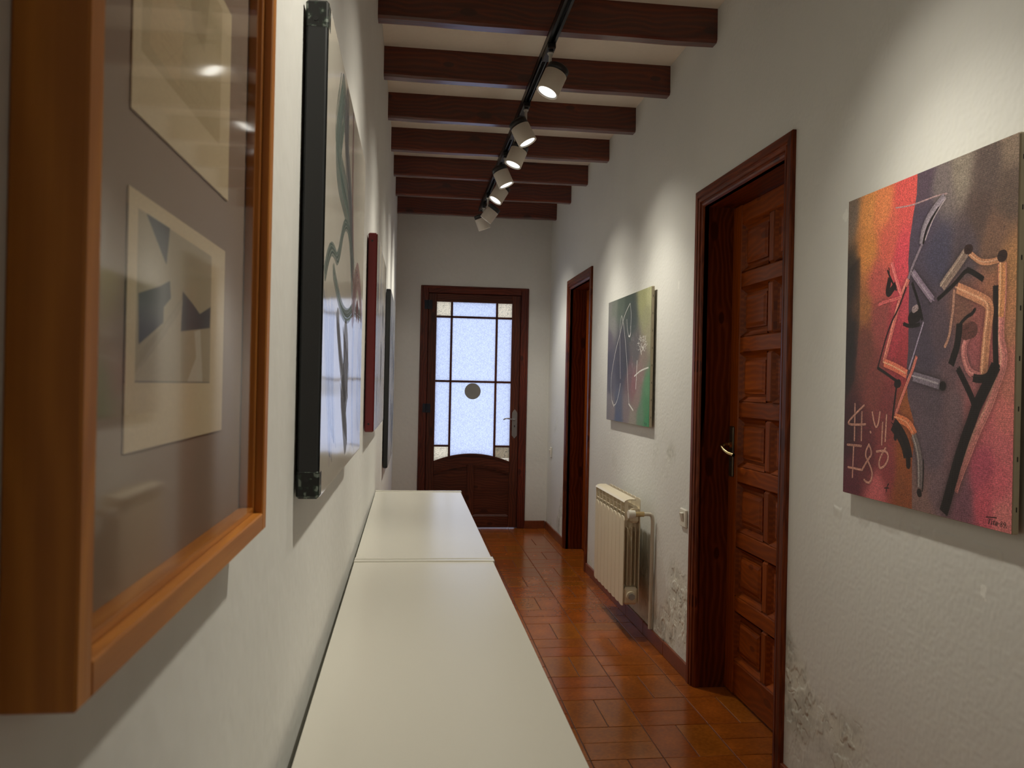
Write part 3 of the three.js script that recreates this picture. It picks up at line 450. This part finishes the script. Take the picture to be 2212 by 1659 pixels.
  S([464, 290, 514, 331, 588, 385], 22, [138, 120, 140], { halo: K, light: [172, 156, 168] }); S([462, 323, 494, 369, 518, 411, 530, 440], 11, K); S([467, 430, 497, 424], 40, K); S([413, 443, 457, 460, 516, 450], 12, K); S([477, 405, 492, 401], 20, [160, 140, 142]);
  S([536, 447, 510, 491, 478, 544, 455, 582], 7, [150, 136, 158], { halo: K }); S([500, 545, 480, 582, 448, 620, 398, 688, 373, 726], 11, P, { halo: [90, 36, 40], light: [244, 170, 140] });
  S([289, 560, 365, 574, 442, 598], 26, [232, 124, 98], { halo: [80, 30, 34], light: [250, 190, 150] }); S([481, 605, 565, 617, 637, 629], 28, [128, 116, 130], { halo: K, light: [176, 166, 174] }); S([652, 633, 656, 633], 26, K, { halo: K }); S([247, 577, 301, 593, 358, 613, 395, 624], 10, K); S([377, 628, 390, 626], 26, K); S([377, 637, 366, 680, 355, 737], 9, K);
  S([373, 732, 436, 738, 480, 758, 498, 778], 26, [224, 126, 84], { halo: [80, 34, 30], light: [246, 170, 130] }); S([360, 752, 398, 772, 439, 806, 458, 840, 460, 850], 44, K); S([379, 771, 376, 795], 16, K); S([458, 830, 463, 872], 22, K);
  S([490, 780, 522, 818, 536, 879, 536, 933], 24, [120, 108, 108], { halo: K, light: [176, 164, 158] }); S([553, 850, 556, 900, 550, 940], 6, K); S([532, 946, 534, 949], 22, K);
  S([762, 269, 717, 302, 673, 328, 638, 353], 30, [152, 128, 118], { halo: K, light: [188, 166, 150] }); S([780, 273, 815, 296, 856, 309, 913, 309, 935, 307], 16, T, { halo: [60, 40, 34], light: [226, 180, 150] }); S([768, 262, 780, 263], 26, [48, 28, 28]); S([932, 300, 939, 300], 30, [38, 24, 24]);
  S([935, 318, 940, 388, 932, 468, 931, 511, 950, 551, 946, 586, 917, 629, 888, 684, 831, 753, 786, 824, 747, 881, 727, 921], 30, PK, { halo: [80, 44, 40], light: [236, 176, 152] }); S([935, 318, 939, 388, 931, 455], 26, [214, 146, 98], { light: [240, 190, 150] });
  S([908, 373, 910, 467, 912, 532, 917, 579], 20, K); S([615, 386, 687, 359, 731, 337, 767, 316, 805, 331, 847, 351], 13, K); S([767, 316, 820, 335, 850, 352], 15, K);
  S([720, 362, 789, 384, 867, 410, 885, 426, 878, 466, 868, 520, 860, 604], 30, [206, 142, 108], { halo: [70, 40, 36], light: [240, 182, 146] }); S([704, 369, 703, 419, 692, 453, 684, 498, 662, 521], 10, [188, 140, 120], { halo: [70, 48, 46] });
  S([810, 469, 767, 509, 758, 543, 774, 573, 796, 600, 844, 608], 22, [190, 118, 116], { halo: [70, 36, 40], light: [226, 160, 150] }); S([770, 486, 800, 482], 44, [92, 56, 52]); S([736, 462, 732, 515, 708, 553, 696, 574], 26, K); S([735, 466, 770, 444, 800, 440, 812, 428], 10, K);
  S([810, 610, 864, 619, 908, 590, 927, 575], 22, K); S([917, 579, 872, 637, 828, 686, 809, 724, 783, 763, 744, 834, 718, 891, 684, 966, 672, 988], 36, K, { halo: K }); S([732, 584, 777, 630, 813, 671, 825, 693], 20, K);
  const W = [206, 150, 132], q = { halo: [60, 28, 30] };
  for (const a of [[82, 696, 83, 818], [152, 699, 41, 749, 25, 771, 165, 761], [137, 722, 136, 815], [202, 784, 206, 786], [214, 720, 249, 813, 268, 718], [289, 751, 285, 820], [314, 726, 308, 808], [29, 836, 137, 834], [78, 838, 73, 943], [38, 912, 146, 913], [194, 826, 159, 856, 197, 885, 229, 919, 200, 959, 164, 944], [194, 826, 225, 851, 186, 877, 146, 913], [312, 830, 271, 861, 268, 900, 310, 887, 337, 857, 313, 834, 250, 845]]) S(a, 8.5, W, q);
  for (const a of [[339, 940, 326, 946, 323, 966], [311, 956, 339, 953]]) S(a, 4, K);
  S([886, 972, 934, 968], 3, K); x.fillStyle = rgb(K); x.font = 'italic bold 25px serif'; x.fillText('Tita\u00b789.', 912, 1257);
  speckle(c, x, 0.34); return asTex(c);
}
function greyPainting() {
  const [c, x] = makeCanvas(1024, 800), S = (a, w, col = [214, 212, 206], o = {}) => stroke(c, x, a, w, col, o);
  field(c, x, [[30, 40, 122, 122, 118], [150, 60, 111, 117, 108], [120, 214, 128, 128, 125], [330, 60, 84, 96, 84], [516, 60, 67, 81, 70], [600, 180, 62, 71, 68], [830, 60, 149, 150, 108], [960, 60, 167, 167, 126], [900, 212, 145, 145, 111], [970, 330, 149, 145, 117], [60, 330, 95, 88, 98], [60, 500, 76, 73, 87], [338, 400, 66, 63, 73], [338, 600, 66, 64, 78], [480, 520, 61, 61, 69], [700, 440, 91, 87, 87], [860, 480, 131, 116, 105], [800, 600, 136, 112, 105], [661, 694, 132, 91, 93], [580, 640, 110, 85, 88], [740, 800, 138, 117, 110], [90, 700, 88, 85, 97], [60, 860, 126, 120, 122], [160, 930, 132, 122, 122], [300, 860, 86, 91, 110], [300, 980, 84, 92, 117], [520, 900, 125, 111, 111], [650, 960, 140, 131, 118], [820, 920, 98, 130, 101], [930, 860, 75, 131, 86], [960, 960, 62, 135, 85], [950, 720, 87, 137, 95]], null);
  for (let i = 0; i < 700; i++) { const u = rr(0, 1000), v = rr(0, 1000), l = rr(10, 60); x.fillStyle = rgb(rnd() < 0.5 ? [40, 40, 46] : [170, 168, 164], rr(0.02, 0.09)); x.fillRect(u * 1.024, v * 0.8, rr(1, 4), l); }
  S([549, 69, 474, 109, 388, 185, 314, 297, 213, 418, 125, 593, 103, 707, 131, 836, 198, 883, 280, 841, 344, 731, 353, 692], 6); S([549, 69, 582, 138, 575, 243, 575, 311, 551, 336, 521, 314, 488, 250, 479, 187], 5); S([575, 300, 553, 334, 530, 322], 8);
  S([351, 145, 317, 177, 315, 313, 333, 472, 350, 653], 5); S([351, 145, 393, 194, 443, 323, 501, 519, 535, 708, 566, 850], 7); S([566, 850, 663, 894], 11); S([965, 577, 835, 590, 738, 616, 679, 636], 9); S([733, 521, 724, 620, 715, 731], 8); S([798, 438, 819, 475], 9); S([150, 840, 198, 884], 9);
  for (let k = 0; k < 46; k++) { const u = rr(745, 915), v = rr(335, 440); S([u, v, u + rr(-40, 40), v + rr(-22, 22), u + rr(-40, 40), v + rr(-22, 22)], rr(2, 4)); }
  for (let k = 0; k < 40; k++) { const u = rr(560, 900), v = rr(230, 760), b = rr(10, 40); S([u, v, u + rr(-6, 6), v + b], 2, [176, 172, 170], { alpha: 0.4 }); }
  for (const a of [[912, 972, 914, 990], [914, 974, 930, 978, 915, 982, 932, 990], [938, 974, 952, 990], [952, 974, 940, 990]]) S(a, 3, [26, 26, 28]);
  speckle(c, x, 0.16); return asTex(c);
}
// poured-paint panel: white ground with marbled ribbons; ribbons are bundles of thin lines
function ribbon(c, x, a, wd, cols, n = 14, jitter = 0.2, body = 0.6) { x.save(); x.lineCap = 'round'; x.strokeStyle = rgb(cols[0], body); x.lineWidth = wd * 0.8; curve(x, a, c.width, c.height); x.stroke(); x.restore(); for (let k = 0; k < n; k++) { const f = k / (n - 1) - 0.5, p = pairs(a).map(([u, v], i) => [u + f * wd * (1 + jitter * Math.sin(i * 1.7 + k)), v + f * wd * 0.45 * (1 + jitter * Math.cos(i * 2.1 + k * 0.7))]).flat(); x.save(); x.lineCap = 'round'; x.strokeStyle = rgb(cols[k % cols.length], rr(0.55, 0.95)); x.lineWidth = wd / n * rr(0.8, 1.9); curve(x, p, c.width, c.height); x.stroke(); x.restore(); } }
const matteOf = c => { const [r, x] = makeCanvas(c.width, c.height), im = c.getContext('2d').getImageData(0, 0, c.width, c.height), d = im.data; for (let k = 0; k < d.length; k += 4) { const q = 255 * (0.12 + 0.5 * sstep(150, 70, (d[k] + d[k + 1] + d[k + 2]) / 3)); d[k] = d[k + 1] = d[k + 2] = q; } x.putImageData(im, 0, 0); const t = new THREE.CanvasTexture(r); t.magFilter = THREE.LinearFilter; return t; };
const poured = c => { const t = asTex(c); t.userData.matte = matteOf(c); return t; };
function pourA() {
  const [c, x] = makeCanvas(1024, 850); x.fillStyle = 'rgb(226,221,208)'; x.fillRect(0, 0, 1024, 850);
  const G = [[52, 70, 66], [96, 116, 108], [40, 48, 48], [150, 160, 150]], D = [[44, 44, 48], [84, 84, 90], [30, 30, 34], [120, 118, 120]], R = [[88, 40, 42], [140, 120, 112], [60, 40, 44], [176, 160, 150]], L = [[150, 158, 176], [200, 204, 214], [120, 126, 140]];
  ribbon(c, x, [292, 70, 211, 180, 191, 262, 340, 284, 466, 308, 557, 364, 610, 470], 120, G, 30); ribbon(c, x, [383, 59, 360, 157, 457, 224, 546, 300, 600, 420], 110, D, 26); ribbon(c, x, [545, 20, 555, 233, 620, 380, 640, 520], 34, R, 10);
  ribbon(c, x, [19, 545, 80, 480, 163, 468, 238, 486, 352, 366, 448, 346, 560, 372, 640, 420], 34, G, 12); ribbon(c, x, [163, 518, 250, 558, 359, 590, 504, 588, 641, 547, 772, 545, 941, 541], 44, G, 14); ribbon(c, x, [642, 566, 700, 470, 774, 418, 880, 470, 946, 545], 90, R, 22);
  ribbon(c, x, [760, 560, 790, 480, 830, 560], 40, [[74, 30, 34], [96, 44, 46]], 12); ribbon(c, x, [261, 620, 318, 694, 402, 757, 460, 800], 70, D, 18); ribbon(c, x, [450, 660, 500, 705, 440, 750, 480, 790], 130, D, 26); ribbon(c, x, [400, 800, 440, 850, 495, 915], 110, D, 22);
  for (const a of [[43, 600, 87, 764, 131, 859, 202, 892], [171, 600, 150, 763, 221, 904], [120, 610, 100, 760, 150, 930], [889, 590, 802, 779, 893, 925], [960, 560, 900, 760, 960, 900], [680, 600, 640, 760, 700, 960]]) ribbon(c, x, a, 60, L, 12, 0.5, 0.1);
  return poured(c);
}
function pourStreaks(w, h, cols, bg, n, dark) {
  const [c, x] = makeCanvas(w, h); x.fillStyle = rgb(bg); x.fillRect(0, 0, w, h);
  for (let k = 0; k < n; k++) { const u = rr(0, 1000), v = rr(150, 900), l = rr(120, 420), s = rr(-60, 60); ribbon(c, x, [u, v - l, u + s, v - l * 0.3, u - s * 0.6, v + l * 0.3, u + s * 0.4, v + l], rr(14, 60), cols, 7, 0.4, 0.15); }
  for (let k = 0; k < dark; k++) { const u = rr(60, 940), v = rr(200, 900); ribbon(c, x, [u, v - rr(40, 120), u + rr(-30, 30), v, u + rr(-20, 20), v + rr(40, 140)], rr(20, 70), [[24, 26, 30], [60, 64, 72], [18, 18, 20]], 9, 0.5); }
  return poured(c);
}
const canvasBump = dataTex(256, 256, (u, v) => 0.5 + 0.18 * (Math.sin(u * Math.PI * 128) + Math.sin(v * Math.PI * 128)) + 0.3 * (fbm(u * 12, v * 12, 3, 12) - 0.5), false, [3, 3]);
// a stretched canvas on the right wall: sides bare, printed face a separate part; z0 is the far edge
function rightPainting(z0, z1, y0, y1, th, tex, label, sideMat, tacks, rough) {
  const t = thing('painting', label, 'painting', [XR, y0, z1]), W = z1 - z0, h = y1 - y0;
  mesh('stretcher', cb(-th, -0.013, 0, h, -W, 0, 0.003), sideMat, t); mesh('hanging_batten', cb(-0.0135, -0.001, h * 0.72, h * 0.75, -W + 0.06, -0.06, 0.001), M.linen, t);
  const g = new THREE.PlaneGeometry(W - 0.003, h - 0.003, 1, 1).rotateY(-Math.PI / 2).translate(-th - 0.0006, h / 2, -W / 2);
  mesh('painted_face', g, new THREE.MeshPhysicalMaterial({ map: tex, roughness: rough, bumpMap: canvasBump, bumpScale: 0.0004 }), t);
  if (tacks) for (let k = 0; k < 8; k++) mesh('staple', cb(-th * 0.72 - 0.001, -th * 0.72 + 0.001, 0.05 + k * (h - 0.1) / 7 - 0.005, 0.05 + k * (h - 0.1) / 7 + 0.005, -0.0005, 0.0012, 0.0004), M.black, t);
}
rightPainting(-2.151, -1.505, 0.990, 1.795, 0.029, pinkPainting(), 'pink, orange and purple abstract painting of a face with thick black strokes', M.linen, true, 0.5);
rightPainting(-4.92, -4.018, 1.066, 1.778, 0.028, greyPainting(), 'grey green abstract painting with thin white looping lines above the radiator', M.linen, true, 0.55);
// panels on the left wall; near edge at z1, local x out of the wall, local -z along it
function leftPanel(z1, W, y0, y1, th, tex, edge, label, bump, worn) {
  const t = thing('painting', label, 'painting', [wx(z1), y0, z1], -0.0059), h = y1 - y0;
  mesh('panel_box', cb(0.004, th, 0, h, -W, 0, 0.004, 'y'), edge, t);
  mesh('hanging_batten', cb(0, 0.006, h * 0.7, h * 0.74, -W + 0.05, -0.05, 0.001), M.linen, t);
  const g = new THREE.PlaneGeometry(W - 0.004, h - 0.004).rotateY(Math.PI / 2).translate(th + 0.0006, h / 2, -W / 2);
  mesh('painted_face', g, new THREE.MeshPhysicalMaterial({ map: tex, roughness: 1, roughnessMap: tex.userData.matte, bumpMap: bump, bumpScale: 0.0008 }), t);
  if (worn) for (const y of [0, h - 0.042]) tag(mesh('worn_corner', cb(0.0032, th + 0.0007, y - 0.0004, y + 0.0424, -0.03, 0.0005, 0.004), M.worn, t), 'chipped green-black corner block');
  for (const y of [0.028, h - 0.028]) mesh('screw_hole', new THREE.CylinderGeometry(0.0035, 0.0035, 0.0012, 12).rotateX(Math.PI / 2).translate(th * 0.5, y, 0.0008), M.black, t);
}
const glossBump = dataTex(256, 256, (u, v) => fbm(u * 4, v * 10, 3, 4), false, [1, 1]);
leftPanel(-1.222, 0.90, 1.097, 1.822, 0.036, pourA(), M.blackEdge, 'glossy white and dark green poured painting with thick black edges', glossBump, true);
leftPanel(-2.87, 0.88, 1.094, 1.780, 0.035, pourStreaks(768, 600, [[206, 208, 214], [150, 156, 170], [236, 232, 224], [120, 124, 134]], [222, 216, 204], 46, 4), M.redEdge, 'glossy pale poured painting with deep red edges', glossBump);
leftPanel(-4.68, 1.10, 0.782, 1.790, 0.030, pourStreaks(768, 700, [[150, 160, 182], [190, 196, 208], [84, 92, 110], [226, 228, 232]], [190, 194, 202], 60, 26), M.blackEdge, 'tall streaked white and blue-grey painting with black edges by the end wall', glossBump);
{ // deep wooden frame with two prints behind glass
  const z1 = -0.367, W = 0.447, y0 = 1.127, h = 0.66, th = 0.032, t = thing('picture_frame', 'honey-coloured deep wooden frame with two prints on brown mat', 'picture frame', [wx(z1), y0, z1], -0.0059);
  const fw = 0.017, f = (n, ya, yb, za, zb, gr) => mesh(n, cb(0, th, ya, yb, za, zb, 0.0012, gr, off()), M.frame, t);
  f('frame_rail', 0, h, -fw, 0, 'y'); f('frame_rail', 0, h, -W, -W + fw, 'y'); f('frame_rail', 0, fw, -W + fw, -fw, 'z'); f('frame_rail', h - fw, h, -W + fw, -fw, 'z');
  const s = (ya, yb, za, zb, gr) => mesh('inner_slip', cb(0.011, 0.024, ya, yb, za, zb, 0.001, gr, off()), M.frame, t);
  s(fw, h - fw, -W + fw, -W + fw + 0.007, 'y'); s(fw, h - fw, -fw - 0.004, -fw, 'y'); s(fw, fw + 0.006, -W + fw, -fw, 'z');
  mesh('mat_board', boxg(0.004, 0.0115, fw, h - fw, -W + fw, -fw), M.mat, t);
  const P = (ya, yb, za, zb, tex) => mesh('print', (() => { const g = new THREE.BoxGeometry(0.0008, yb - ya, za - zb); return g.translate(0.0122, (ya + yb) / 2 - y0, (za + zb) / 2 - z1); })(), new THREE.MeshPhysicalMaterial({ map: tex, roughness: 0.7 }), t);
  const paper = [206, 186, 150], dk = [62, 66, 72];
  const poly = (x, a, col) => { x.fillStyle = rgb(col); x.beginPath(); pairs(a).forEach(([u, v], i) => x[i ? 'lineTo' : 'moveTo'](u * 0.6, v * 0.4)); x.closePath(); x.fill(); };
  const print = (fn) => { const [c, x] = makeCanvas(600, 400); x.fillStyle = rgb(paper); x.fillRect(0, 0, 600, 400); fn(x, c); speckle(c, x, 0.05); return asTex(c); };
  const pa = print((x, c) => { poly(x, [60, 60, 860, 60, 860, 760, 60, 760], [186, 166, 128]); poly(x, [120, 70, 420, 70, 400, 330, 280, 300, 160, 330], [84, 80, 74]); poly(x, [430, 80, 700, 90, 640, 420, 500, 380], [170, 150, 112]); poly(x, [150, 360, 420, 420, 380, 720, 120, 700], [196, 172, 132]); for (let k = 0; k < 40; k++) { x.strokeStyle = rgb([120, 100, 72], 0.25); x.lineWidth = 1; curve(x, [rr(80, 840), rr(100, 740), rr(80, 840), rr(100, 740)], 600, 400); x.stroke(); } });
  const pb = print((x, c) => { poly(x, [68, 63, 806, 75, 813, 735, 68, 731], [166, 152, 124]); poly(x, [130, 64, 333, 65, 307, 230], dk); poly(x, [82, 388, 255, 330, 343, 291, 355, 365, 290, 413, 290, 479, 91, 586], dk); poly(x, [471, 315, 582, 355, 669, 394, 806, 340, 799, 450, 451, 501], dk); poly(x, [130, 640, 470, 350, 460, 500, 470, 731, 68, 731, 68, 700], [178, 164, 138]); for (let k = 0; k < 5; k++) { x.strokeStyle = rgb([128, 116, 96], 0.6); x.lineWidth = 1.6; curve(x, [99, 620 + k * 14, 310, 487 + k * 12, 462, 350 + k * 10], 600, 400); x.stroke(); } poly(x, [539, 731, 636, 611, 609, 486, 680, 470, 720, 731], [190, 180, 160]); x.strokeStyle = rgb(dk, 0.7); x.lineWidth = 2; curve(x, [68, 731, 813, 735], 600, 400); x.stroke(); });
  P(1.227, 1.375, -0.476, -0.708, pb); P(1.418, 1.573, -0.477, -0.714, pa); P(1.615, 1.755, -0.477, -0.712, pb);
  mesh('glass', new THREE.PlaneGeometry(W - 2 * fw, h - 2 * fw).rotateY(Math.PI / 2).translate(0.0245, h / 2, -W / 2), M.glass, t);
}
scene.traverse(o => { if (o.isMesh) { o.castShadow = true; o.receiveShadow = true; } });
console.log('all built');
renderer.render(scene, camera);
